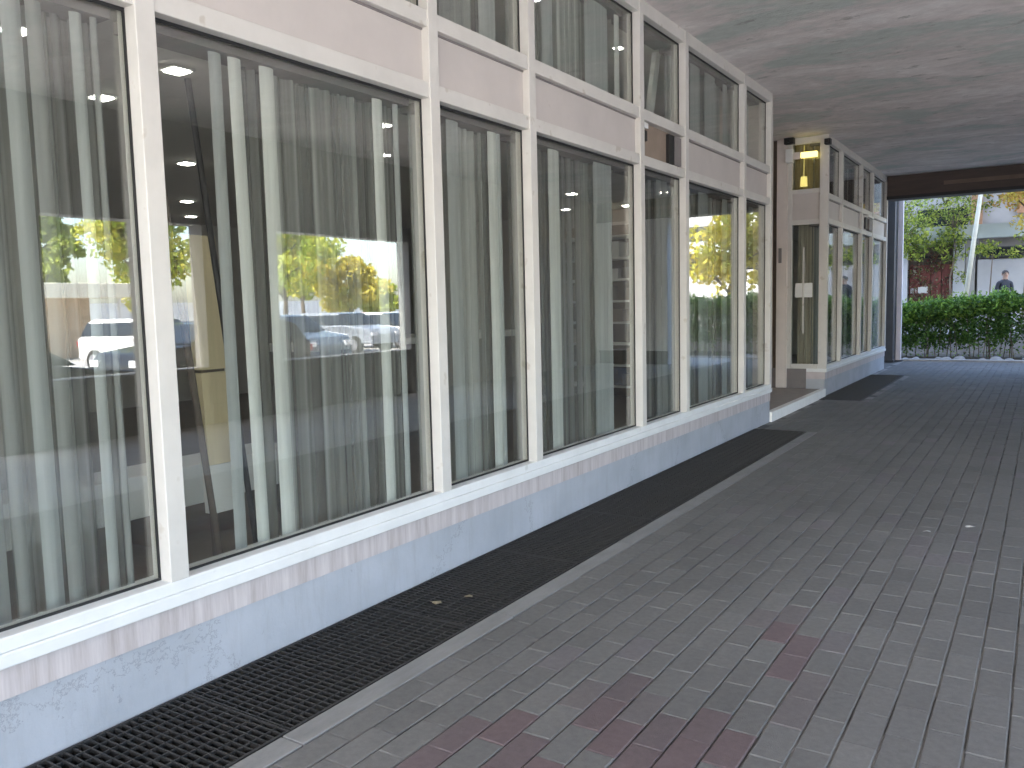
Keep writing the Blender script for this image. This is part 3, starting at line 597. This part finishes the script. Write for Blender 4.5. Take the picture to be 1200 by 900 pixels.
PA = [ # (pane y0,y1,label, slats [(y,w,mat,yaw,tilt)], curtains [(y0,y1,mat)])
 (-.82,.98,'grey vertical blinds in the pane left of the picture edge',[(.2,.12,SL,20,0),(.5,.12,SL,15,0),(.8,.12,SL,10,0)],[(-.8,.95,'sheer')]),
 (1.08,2.10,'grey and pale vertical blinds in the leftmost pane',[(1.30,.10,SL,10,0),(1.50,.09,SG,0,0),(1.60,.05,SG,0,0),(1.715,.085,SL,-12,0),(1.80,.06,SG,0,0),(1.965,.05,SL,0,0),(2.04,.03,SG,0,0)],[(1.45,1.90,'sheerp'),(1.80,2.09,'sheerd')]),
 (2.20,3.99,'vertical blinds with one tilted strip in the wide second pane',[(2.625,.07,SL,0,0),(2.765,.075,SB,0,-.012),(2.93,.09,SB,0,0),(3.74,.085,SB,0,0),(3.90,.05,SL,0,0)],[(2.84,3.0,'sheerd'),(2.95,3.98,'sheer'),(3.6,3.98,'sheerd')]),
 (4.09,5.115,'two pale strips over thin curtains in the third pane',[(4.46,.13,SL,0,0),(4.92,.11,SB,0,0),(4.99,.05,SL,20,0)],[(4.12,4.95,'sheerp'),(4.85,5.11,'sheerd')]),
 (5.215,7.01,'one bright strip and one soft strip in the fourth pane',[(5.45,.12,SG,0,0),(5.78,.17,SB,0,0),(6.60,.28,SL,0,0),(6.72,.12,SL,15,0)],[(5.25,6.0,'sheer'),(6.0,6.45,'sheerd'),(6.4,6.9,'sheerp')]),
 (7.11,8.115,'drawn back grey curtain at the edge of the narrow dark pane',[(7.88,.12,SG,0,0),(8.02,.1,SG,10,0)],[(7.75,8.10,'sheerd')]),
 (8.215,10.03,'pale greenish curtains in the wide pane before the entrance',[(8.62,.25,SL,0,0),(9.15,.3,SL,0,0),(9.9,.18,SL,0,0)],[(8.25,9.6,'sheerp'),(9.4,10.0,'sheer')]),
 (10.13,11.165,'pale blind strip in the last narrow pane before the entrance',[(10.28,.14,SL,0,0),(10.95,.2,SG,0,0)],[(10.15,10.45,'sheerp'),(10.5,11.15,'sheer')]),
 (14.65,15.69,'pale blinds in the first pane beyond the entrance',[(14.8,.15,SL,0,0),(15.35,.2,SG,0,0)],[(14.7,15.65,'sheerp')]),
 (15.80,17.55,'pale blinds in the wide pane beyond the entrance',[(16.1,.25,SL,0,0),(17.1,.3,SL,0,0)],[(15.85,17.5,'sheerp')]),
 (17.65,18.75,'pale blinds in the pane below the black wall box',[(17.9,.3,SL,0,0)],[(17.7,18.7,'sheerp')]),
 (18.85,20.55,'pale blinds in the last pane by the dark column',[(19.2,.3,SL,0,0),(20.2,.3,SL,0,0)],[(18.9,20.5,'sheerp')]),
]
for i, (y0, y1, lab, sl, cu) in enumerate(PA):
    root = empty('vertical_blind', (-.2, y0, ZG1), lab, 'blinds', 'blinds behind the lower panes')
    h = MB(); h.box(-.30,-.13,y0+.01,y1-.01,ZG1-.03,ZG1+.02); h.build('head_rail', M['greyp'], root)
    for (y, w, mt, yaw, tl) in sl: slat(root, y, w, .40, ZG1-.03, mt, yaw=yaw, tilt=tl)
    for j, (a, b, mt) in enumerate(cu): sheer(root, a, b, .36, ZG1-.03, M[mt], seed=i*5+j)
PU = [(1.08,2.10,[(1.6,.2,SL)]),(2.2,3.99,[(2.9,.2,SL),(3.6,.2,SL)]),(4.09,5.115,[(4.43,.14,SG),(4.9,.2,SL)]),(5.215,7.01,[(5.72,.16,SL),(6.55,.42,SL),(6.95,.1,SB)]),(7.11,8.115,[]),(8.215,10.03,[(8.9,.3,SL),(9.38,.34,SL),(9.9,.15,SL)]),(10.13,11.165,[(10.3,.2,SL)]),(14.65,15.69,[(15.1,.3,SG)]),(15.8,17.55,[(16.3,.4,SG)]),(17.65,18.75,[(18.1,.4,SG)]),(18.85,20.55,[(19.6,.4,SG)])]
ulab = ['above the leftmost pane','above the pane with the tan board','above the third lower pane','above the fourth lower pane','beside the slanted pale board','in the wide pane near the entrance','in the last pane before the entrance','in the first pane beyond the entrance','in the wide pane beyond the entrance','above the black wall box','in the last pane by the beam']
for i, ((y0, y1, sl), ul) in enumerate(zip(PU, ulab)):
    root = empty('vertical_blind', (-.2, y0, ZU1), 'upper row blinds '+ul, 'blinds', 'blinds behind the upper panes')
    h = MB(); h.box(-.30,-.13,y0+.01,y1-.01,ZU1-.02,ZU1+.03); h.build('head_rail', M['greyp'], root)
    for (y, w, mt) in sl: slat(root, y, w, 3.28, ZU1-.02, mt)
    if i not in (4,): sheer(root, y0+.05, y1-.05, 3.28, ZU1-.02, M['sheerp' if i in (2,3,5,6) else 'sheer'], seed=70+i, per=.11)

# ------------------------------------------------------------------ planting beyond the end
def leaves(mb, centre, rad, n, size, cols, q, squash=1.0):
    for _ in range(n):
        while True:
            p = Vector((q.uniform(-1,1), q.uniform(-1,1), q.uniform(-1,1)))
            if .25 < p.length < 1: break
        p = Vector((p.x*rad[0], p.y*rad[1], p.z*rad[2])) + Vector(centre)
        leaf(mb, p, size*q.uniform(.6,1.4), q, q.choice(cols))
def leaf(mb, p, s, q, col):
    n = Vector((q.gauss(0,1), q.gauss(0,1), q.gauss(.5,1))).normalized(); a = n.orthogonal().normalized(); a = Matrix.Rotation(q.uniform(0,6.28), 3, n) @ a; b = n.cross(a)
    v = q.uniform(.75,1.25); c = tuple(x*v for x in col)
    mb.add([p - a*s, p + b*s*.5, p + a*s, p - b*s*.5], [(0,1,2,3)], 0, c)
q = random.Random(11)
hd = empty('hedge', (3, 24.6, 0), 'loose green hedge with twiggy bare foot beyond the passage', 'hedge')
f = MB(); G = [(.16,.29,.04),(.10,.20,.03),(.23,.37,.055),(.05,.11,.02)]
for i in range(46):
    x = -1.2 + i*.26 + q.uniform(-.1,.1); top = min(1.74, 1.40 + .115*max(0, x+.2)) + q.uniform(-.10,.10)
    for yy in (24.25, 24.75):
        leaves(f, (x, yy+q.uniform(-.1,.1), top-.26), (.30,.36,.28), 420, .046, G, q)
        leaves(f, (x, yy+q.uniform(-.1,.1), .66+(top-1.42)*.6), (.30,.36,.50), 310, .044, G[1:2]+G[3:], q)  # darker greens low down: shade below the hedge top put into leaf colour
    if q.random() < .75: leaves(f, (x, 24.15, .22), (.25,.22,.2), 28, .035, G+[(.2,.19,.12)], q)
    for _ in range(4): 
        p = Vector((x+q.uniform(-.15,.15), 24.4+q.uniform(-.3,.3), top-.05)); 
        for k in range(7): leaf(f, p + Vector((q.uniform(-.03,.03),q.uniform(-.03,.03),k*.025)), .035, q, G[2])
f.build('foliage', M['leaf'], hd, color=True)
f = MB()
for i in range(130):
    x = q.uniform(-1.2, 10.6); y = q.uniform(24.05, 24.8); f.tube((x,y,0),(x+q.uniform(-.12,.12),y+q.uniform(-.1,.1),q.uniform(.7,1.25)),.012,.005,5)
f.build('stems', M['bark'], hd)
for i in range(16):
    x = -.6+i*.33+q.uniform(-.12,.12); y = 23.62+q.uniform(-.12,.16); r = q.uniform(.05,.11); mb = MB()
    n1, n2 = 7, 4; vs = [(x,y,.012+r*.8)]
    for a in range(1,n2):
        for b in range(n1):
            t = math.pi*.62*a/n2; u = 2*math.pi*b/n1; k = q.uniform(.85,1.2); vs.append((x+r*k*1.3*math.sin(t)*math.cos(u), y+r*k*math.sin(t)*math.sin(u), max(.0,.012+r*k*.8*math.cos(t))))
    fs = [(0,1+b,1+(b+1)%n1) for b in range(n1)]
    for a in range(n2-2):
        for b in range(n1): fs.append((1+a*n1+b, 1+(a+1)*n1+b, 1+(a+1)*n1+(b+1)%n1, 1+a*n1+(b+1)%n1))
    mb.add(vs, fs); tag(mb.build('border_stone', M['kerb'], smooth=True), 'pale rounded border stone at the foot of the hedge', 'stone', 'stones along the hedge foot')

def tree(name, loc, h, crown, n, size, cols, label, group, seed, trunk_r=.13, base_i=2, bark='bark'):
    q = random.Random(seed); root = empty(name, loc, label, 'tree', group)
    x, y, z = loc; t = MB(); tips = []
    pts = [Vector((x,y,z-.05))]
    for k in range(1,6): pts.append(Vector((x+q.uniform(-.12,.12)*k*.5, y+q.uniform(-.12,.12)*k*.5, z+h*.72*k/5)))
    for k in range(5): t.tube(pts[k], pts[k+1], trunk_r*(1-.16*k), trunk_r*(1-.16*(k+1)), 8)
    for k in range(11):
        b0 = pts[base_i+k % (6-base_i)]; a = k*2.4; rr = crown*q.uniform(.55,.95); e = b0 + Vector((math.cos(a)*rr, math.sin(a)*rr, h*q.uniform(.10,.26)))
        mid = b0.lerp(e,.5)+Vector((0,0,.12)); t.tube(b0, mid, trunk_r*.42, trunk_r*.28, 6); t.tube(mid, e, trunk_r*.28, trunk_r*.08, 6); tips += [e, mid]
    t.build('trunk', M[bark], root, smooth=True)
    f = MB(); tips += [pts[5], pts[5]+Vector((0,0,h*.12)), pts[4]]
    for e in tips:
        for _ in range(3):
            c = e + Vector((q.gauss(0,.28),q.gauss(0,.28),q.gauss(.1,.24)))*crown*.6
            r_ = crown*q.uniform(.2,.4); base = q.choice(cols)
            leaves(f, c, (r_, r_, r_*.75), n//(len(tips)*3), size, [base, base, q.choice(cols)], q)
    f.build('crown', M['leaf'], root, color=True); return root
Y1 = [(.55,.56,.07),(.46,.52,.07),(.60,.55,.08),(.36,.46,.06)]; Y2=[(.64,.56,.08),(.60,.50,.07),(.54,.54,.08)]; GR=[(.14,.20,.04),(.20,.26,.05),(.10,.15,.03)]
YG=[(.36,.43,.07),(.28,.36,.06),(.42,.47,.09)]
# ---- far building behind the terrace
fb = empty('white_building', (1, 34, .55), 'white low building with dark upper windows across the terrace', 'building')
YB = 34.2
def fbox(name, mat, x0,x1,z0,z1, y0=YB, y1=YB+.3, par=fb, lab=None):
    b = MB(); b.box(x0,x1,y0,y1,z0,z1); o = b.build(name, M[mat], par)
    if lab: o['label'] = lab
    return o
fbox('rear_wall','offwhite',-14,16,.5,7.2,YB+1.2,YB+1.5)
fbox('wall','offwhite',.98,16,.5,2.86)
fbox('wall','offwhite',-14,-1.62,.5,3.5)
fbox('pillar','offwhite',-1.60,-1.28,.5,3.55,YB-.15,YB+.3)
fbox('pillar','offwhite',.22,.58,.5,3.55,YB-.15,YB+.3)
fbox('pillar','grey_r',.60,.90,.5,3.55,YB+.02,YB+.3)
fbox('canopy','fascia',-14,16,3.6,4.08,YB-.45,YB+.8)
fbox('dark_soffit','greyp',.98,16,3.3,3.598,YB+.1,YB+.8)
for k in range(8):
    w_ = fbox('ribbon_window','dark',1.0+k*1.85,2.78+k*1.85,2.95,3.3,YB+.12,YB+.2); fbox('pane','carglass',1.08+k*1.85,2.7+k*1.85,2.99,3.26,YB+.11,YB+.118,w_)
fbox('window_ledge','black',1.5,2.35,2.865,2.94,YB-.05,YB+.2)
for x0,x1 in ((-13,-9),(-8.6,-5),(-4.6,-1.5),(-1.2,.62),(3.6,7),(7.4,11)):
    w_ = fbox('upper_window','grey_r',x0,x1,4.15,4.9,YB+1.12,YB+1.199); fbox('pane','carglass',x0+.06,x1-.06,4.2,4.84,YB+1.11,YB+1.119,w_)
fbox('brick_panel','brick',.66,1.02,4.1,5.3,YB+1.05,YB+1.199); fbox('brick_panel','brick',2.1,3.5,4.5,5.6,YB+1.05,YB+1.199)
fbox('roof','greyp',-14.3,16.3,7.2,7.4,YB-.0,YB+12)
fbox('body','offwhite',-14,16,.5,7.19,YB+1.51,YB+11.5)
# kiosk front: red shutters between the white pillars
kf = empty('red_stall', (-.5, 34.2, .55), 'dark red shuttered stall between two white pillars', 'stall')
fbox('back_board','wood_dk',-1.275,.215,.55,3.5,YB+.25,YB+.4,kf)
for k in range(4):
    x = -1.24+k*.36; fbox('shutter','redboard',x,x+.33,.75,2.75,YB+.16,YB+.25,kf)
fbox('counter','wood_dk',-1.27,.21,1.25,1.36,YB-.05,YB+.155,kf)
fbox('notice_card','whitep',-.95,-.62,1.72,1.96,YB+.13,YB+.158,kf); fbox('notice_card','post',-1.2,-1.0,1.72,1.92,YB+.13,YB+.158,kf)
fbox('awning_rail','black',-1.27,.21,3.0,3.06,YB-.02,YB+.06,kf)
cl = MB(); q = random.Random(21)
cl.tube((-1.0,YB-.04,.55),(-.2,YB-.05,2.8),.02,.01,6,1)
for _ in range(40): leaves(cl, (q.uniform(-1.2,.2), YB-.05, q.uniform(1.3,3.1)), (.18,.1,.2), 30, .05, [(.16,.05,.045),(.10,.08,.045),(.20,.09,.06),(.30,.27,.19),(.14,.18,.05),(.06,.04,.03)], q)
tag(cl.build('climbing_plant', [M['leaf'],M['bark']], color=True), 'reddish climbing plant hanging over the red stall', 'plant')
cl = MB()
for _ in range(52): leaves(cl, (q.uniform(-1.6,.55), YB-.75+q.uniform(-.3,.2), q.gauss(3.5,.30)), (.25,.2,.16), 36, .06, GR+YG, q)
for _ in range(8): leaves(cl, (.4+q.uniform(-.2,.25), YB-.6, q.uniform(1.5,3.4)), (.15,.15,.25), 36, .05, GR+YG, q)
tag(cl.build('hanging_greenery', M['leaf'], color=True), 'green creeper hanging from the canopy edge over the stall', 'plant')
cl = MB()
for _ in range(44): leaves(cl, (q.uniform(1.0,5), 32.9+q.uniform(-.3,.3), q.gauss(3.15,.18)), (.35,.2,.16), 36, .06, GR+YG, q)
for k in range(4): cl.tube((1.4+k, 32.9, .55), (1.5+k, 32.9, 3.0), .03, .015, 6, 1)
tag(cl.build('clipped_shrub', [M['leaf'],M['bark']], color=True), 'row of slim green standards before the white wall', 'shrub')
tree('small_tree', (2.62, 32.6, .55), 6.3, 1.6, 8000, .07, [(.5,.40,.08),(.42,.40,.08),(.5,.3,.08)], 'yellow orange leaved tree in front of the far white building', None, 41, .07, 4)
tree('small_tree', (-1.5, 32.4, .55), 4.9, 1.35, 3800, .055, GR+YG, 'green leaved tree at the left of the far white building', None, 42, .06, 4)
tree('small_tree', (.28, 33.3, .55), 5.9, 1.2, 2600, .055, GR+YG, 'thin green tree rising before the dark upper windows of the far building', None, 43, .045, 4)
# pale leaning pole
po = empty('lamp_pole', (.85, 30, .55), 'pale slightly leaning pole behind the hedge', 'pole')
mb = MB(); mb.tube((.83,30,.55),(1.36,30,5.6),.075,.06,12); mb.build('shaft', M['palebark'], po, smooth=True)
mb = MB(); mb.tube((.83,30,.55),(.845,30,.70),.12,.10,12); mb.build('base', M['palebark'], po)
mb = MB(); mb.tube((1.36,30,5.6),(1.9,29.6,5.75),.04,.03,8); mb.box(1.8,2.3,29.48,29.7,5.7,5.8); mb.build('lamp_head', M['palebark'], po)

# person standing on the terrace behind the hedge
def person(x, y, z):
    root = empty('person', (x, y, z), 'person in dark clothes seen head and shoulders above the hedge', 'person')
    V = [(0,0,.92),(0,.01,1.10),(0,.01,1.28),(0,.0,1.42),(0,-.01,1.50),(0,-.03,1.56),(0,-.035,1.64),(0,-.03,1.70)]
    Rr = [(.15,.105),(.14,.10),(.165,.11),(.13,.085),(.058,.058),(.068,.08),(.078,.098),(.055,.07)]
    E = [(i,i+1) for i in range(7)]
    def chain(start, pts, rs):
        i = start
        for p, r_ in zip(pts, rs):
            V.append(p); Rr.append((r_,r_)); E.append((i, len(V)-1)); i = len(V)-1
        return i
    for s in (-1,1):
        chain(3, [(s*.17,0,1.40),(s*.22,.02,1.15),(s*.23,-.05,.93),(s*.225,-.08,.84)], [.06,.048,.036,.034])
        chain(0, [(s*.10,0,.86),(s*.11,-.01,.5),(s*.115,.02,.1),(s*.12,-.08,.04),(s*.125,-.15,.03)], [.095,.065,.045,.045,.035])
    me = bpy.data.meshes.new('body'); me.from_pydata(V, E, []); ob = bpy.data.objects.new('body_rig', me); COL.objects.link(ob)
    sk = ob.modifiers.new('skin','SKIN'); sb = ob.modifiers.new('sub','SUBSURF'); sb.levels = 2
    for i, r_ in enumerate(Rr): me.skin_vertices[0].data[i].radius = r_
    me.skin_vertices[0].data[0].use_root = True
    dg = bpy.context.evaluated_depsgraph_get(); dg.update(); ev = bpy.data.meshes.new_from_object(ob.evaluated_get(dg))
    bpy.data.objects.remove(ob); ev.materials.clear()
    for k in ('cloth','skin','trouser'): ev.materials.append(M[k])
    for p in ev.polygons:
        c = p.center; p.use_smooth = True
        p.material_index = 1 if c.z > 1.485 or (abs(c.x) > .17 and c.z < .9 and c.z > .75) else (2 if c.z < .9 else 0)
    b = bpy.data.objects.new('body', ev); COL.objects.link(b); b.parent = root; b.rotation_euler.z = R(25)
    hm = MB()
    n1, n2 = 14, 8; vs = []; fs = []
    for a in range(n2+1):
        for k in range(n1):
            t_ = math.pi*.62*a/n2; u = 2*math.pi*k/n1; front = max(0, -math.sin(u))
            t2 = t_*(1-.42*front); vs.append((.088*math.sin(t2)*math.cos(u), -.02+.112*math.sin(t2)*math.sin(u), 1.645+.115*math.cos(t2)))
    for a in range(n2):
        for k in range(n1): fs.append((a*n1+k, (a+1)*n1+k, (a+1)*n1+(k+1)%n1, a*n1+(k+1)%n1))
    hm.add([Vector(v)+Vector((x,y,z)) for v in vs], fs); h = hm.build('hair', M['hair'], root, smooth=True); h.rotation_euler.z = R(25)
    fm = MB()
    for s in (-1,1): fm.obox(Vector((x+s*.032,y-.125,z+1.655)),(.022,.012,.012),Matrix.Identity(4),0); fm.obox(Vector((x+s*.085,y-.02,z+1.635)),(.02,.035,.06),Matrix.Identity(4),1)
    fm.obox(Vector((x,y-.138,z+1.625)),(.024,.03,.045),Matrix.Rotation(R(-18),4,'X'),1); fm.obox(Vector((x,y-.125,z+1.583)),(.045,.012,.01),Matrix.Identity(4),2)
    fo = fm.build('face', [M['black'],M['skin'],M['taill']], root, bevel=.004); fo.rotation_euler.z = R(25)
person(2.08, 27.5, .55)

# ------------------------------------------------------------------ car park mirrored in the glass
def car(x, y, rz, paintcol, label, h=1.42, L_=4.4, suv=False, group='cars in the car park'):
    root = empty('parked_car', (x, y, 0), label, 'car', group, rz)
    pm = paint('car_paint', paintcol, .25, .03, 3); W2 = .88
    # side profile along +X (front at +X)
    if suv: prof = [(-.5,.35),(-.5,.95),(-.46,1.02),(.20,1.04),(.46,.90),(.5,.7),(.5,.35)]
    else:   prof = [(-.5,.32),(-.5,.82),(-.44,.92),(.15,.95),(.44,.78),(.5,.6),(.5,.32)]
    def loft(prof, wfun, name, mat, par):
        b = MB(); n = len(prof); vs = []
        for s, inset in ((-1,0),(-1,.06),(1,.06),(1,0)):
            pass
        for s in (-1, 1):
            for (px, pz) in prof: vs.append((px*L_, s*wfun(pz, px), pz))
        fs = [tuple(range(n)), tuple(range(2*n-1, n-1, -1))] + [(i+n, (i+1)%n+n, (i+1)%n, i) for i in range(n)]
        b.add(vs, fs)
        me_o = b.build(name, mat, None, bevel=.05, smooth=False); me_o.parent = par; return me_o
    body = loft(prof, lambda z, p: W2*(1-.10*max(0,abs(p)-.4)/.1), 'body', pm, root)
    if suv: cab = [(-.48,1.0),(-.43,h-.06),(-.36,h),(.05,h),(.10,h-.04),(.24,1.03)]
    else:   cab = [(-.40,.90),(-.27,h-.05),(-.20,h),(.02,h),(.08,h-.04),(.24,.93)]
    loft(cab, lambda z, p: W2*.93 - (z-.9)*.30, 'window_glass', M['carglass'], root)
    rf = [(a*.97, b+.012) for a, b in cab[1:5]]; rf = [(rf[0][0], rf[0][1]-.02)] + rf[1:3] + [(rf[3][0], rf[3][1]-.02)]
    loft(rf + [(rf[3][0]-.01, rf[3][1]-.05), (rf[0][0]+.01, rf[0][1]-.05)], lambda z, p: W2*.95-(z-.9)*.30, 'roof', pm, root)
    for wx in (-.31, .31):
        for s in (-1, 1):
            b = MB(); b.tube((wx*L_, s*(W2-.20), .32), (wx*L_, s*(W2+.012), .32), .32, n=20); o = b.build('wheel', M['rubber']); o.parent = root
            b = MB(); b.tube((wx*L_, s*(W2+.0), .32), (wx*L_, s*(W2+.02), .32), .2, n=14); r_ = b.build('rim', M['chrome']); r_.parent = o
    for s in (-1, 1):
        z = .72 if suv else .66
        b = MB(); b.box(.475*L_, .503*L_, min(s*.5,s*.78), max(s*.5,s*.78), z-.07, z+.06); o = b.build('headlight', M['headl']); o.parent = root
        b = MB(); b.box(-.506*L_, -.49*L_, min(s*.55,s*.8), max(s*.55,s*.8), z+.02, z+.16); o = b.build('tail_light', M['taill']); o.parent = root
    return root
car(9.3, 5.6, R(90), (.012,.013,.016), 'black car parked beside the passage, mirrored in the left panes', 1.42, 4.6)
car(11.6, 11.3, R(-90), (.02,.021,.024), 'dark hatchback parked beside the passage, its tail mirrored beside the bright strip', 1.45, 4.3, True)
car(15.4, 16.6, R(184), (.10,.13,.17), 'blue grey car facing the glass front, mirrored in the wide pane', 1.5, 4.4, True)
car(18.5, 14.6, R(176), (.78,.78,.78), 'white car in the sun beside the smaller opening', 1.5, 4.4, True)
car(19.0, 20.2, R(178), (.72,.73,.75), 'white car in the sun beyond the wider opening', 1.48)
car(19.5, 23.5, R(182), (.28,.31,.35), 'silver grey car in the sun beyond the wider opening', 1.5, 4.4, True)
car(20.0, 26.6, R(180), (.75,.75,.74), 'white car at the far side of the wider opening', 1.46)
car(25.0, 30.0, R(90), (.45,.06,.03), 'red car under the yellow trees', 1.46)
car(6.9, 33.0, R(92), (.7,.7,.7), 'white car beyond the end opening', 1.46)
ks = empty('kiosk', (30, 17.5, 0), 'beige kiosk with an overhanging cream flat roof in the car park', 'kiosk')
mb = MB(); mb.box(28.4,32,14.2,18.7,0,2.3); mb.build('wall', paint('kiosk_beige',(.52,.40,.28),.8,.1,3), ks)
mb = MB(); mb.box(27.4,33,13,19.9,2.3,2.85); mb.build('roof', paint('kiosk_cream',(.85,.80,.64),.7,.05,3), ks, bevel=.03)
mb = MB(); mb.box(28.35,28.4,15.0,16.4,.9,2.0); mb.build('hatch', M['whitep'], ks)
for yy in (13.4, 19.5):
    mb = MB(); mb.tube((27.7,yy,0),(27.7,yy,2.3),.06); mb.build('post', M['whitep'], ks)
T = [(33,24.2,7.5,2.3,Y1,'yellow green tree right of the kiosk'),(38,22,8,1.8,YG,'pale green tree behind the kiosk'),(32,31.9,7.6,2.5,Y1,'tall yellow green tree mirrored at the left of the wide opening'),(33,38.0,4.6,2.0,Y2,'low golden tree mirrored in the wide opening'),(38,39.0,7.6,2.0,YG,'pale green tree behind the low golden one'),(36,44,3.4,1.4,Y1,'small yellow tree at the far end of the car park')]
for i, (x, y, h, c, cols, lab) in enumerate(T[:6]):
    tree('parkside_tree', (x, y, 0), h, c, 7000, .15, cols, lab, 'trees around the car park', 100+i, .16)
tree('parkside_tree', (6.2, 29.2, .55), 4.6, 1.5, 4500, .11, Y2, 'golden tree on the terrace, mirrored in the pane before the entrance', 'trees around the car park', 120, .10)
# low wall across the car park keeps the horizon plausible
wl = MB(); wl.box(44,44.4,-20,80,0,2.2); wl.box(43.95,44.45,-20,80,2.2,2.3)
tag(wl.build('boundary_wall', M['white']), 'long white boundary wall at the back of the car park', 'wall')

# ------------------------------------------------------------------ light, sky, camera
SUN_EL, SUN_AZ = 50.0, 175.0     # azimuth: compass-like, measured clockwise from +Y
w = bpy.data.worlds.new('World'); scene.world = w; w.use_nodes = True
nt = w.node_tree; bg = nt.nodes['Background']; sky = nt.nodes.new('ShaderNodeTexSky'); sky.sky_type = 'NISHITA'; sky.sun_disc = False
sky.sun_elevation = R(SUN_EL); sky.sun_rotation = R(SUN_AZ); sky.air_density = 1.0; sky.dust_density = 2.0; sky.ozone_density = 1.0
nt.links.new(sky.outputs[0], bg.inputs[0]); bg.inputs[1].default_value = .15
sl = bpy.data.lights.new('sun', 'SUN'); sl.energy = 3.0; sl.angle = R(.5); sl.color = (1,.95,.87)
so = bpy.data.objects.new('sun', sl); COL.objects.link(so); so.location = (10,-20,30)
az = R(SUN_AZ); el = R(SUN_EL); sd = Vector((math.sin(az)*math.cos(el), math.cos(az)*math.cos(el), math.sin(el)))
so.rotation_euler = sd.to_track_quat('Z','Y').to_euler()

cam = bpy.data.cameras.new('camera'); co = bpy.data.objects.new('camera', cam); COL.objects.link(co)
F, YAW, PIT, ROL = .97507636, .57169983, .09485943, -.02347444
cam.sensor_width = 36; cam.lens = F*1000/1200*36; cam.clip_end = 3000; cam.clip_start = .05
fw = Vector((-math.sin(YAW)*math.cos(PIT), math.cos(YAW)*math.cos(PIT), -math.sin(PIT))); rt = Vector((math.cos(YAW), math.sin(YAW), 0)); up = rt.cross(fw)
r2 = math.cos(ROL)*rt + math.sin(ROL)*up; u2 = -math.sin(ROL)*rt + math.cos(ROL)*up
mt = Matrix((r2, u2, -fw)).transposed().to_4x4(); mt.translation = (3.116, 0, 1.65); co.matrix_world = mt
scene.camera = co
vs = scene.view_settings; vs.view_transform = 'Standard'; vs.look = 'None'; vs.gamma = 1; vs.use_curve_mapping = False; vs.exposure = 3.2
scene.cycles.max_bounces = 10; scene.cycles.diffuse_bounces = 6; scene.cycles.transparent_max_bounces = 24; scene.cycles.glossy_bounces = 4
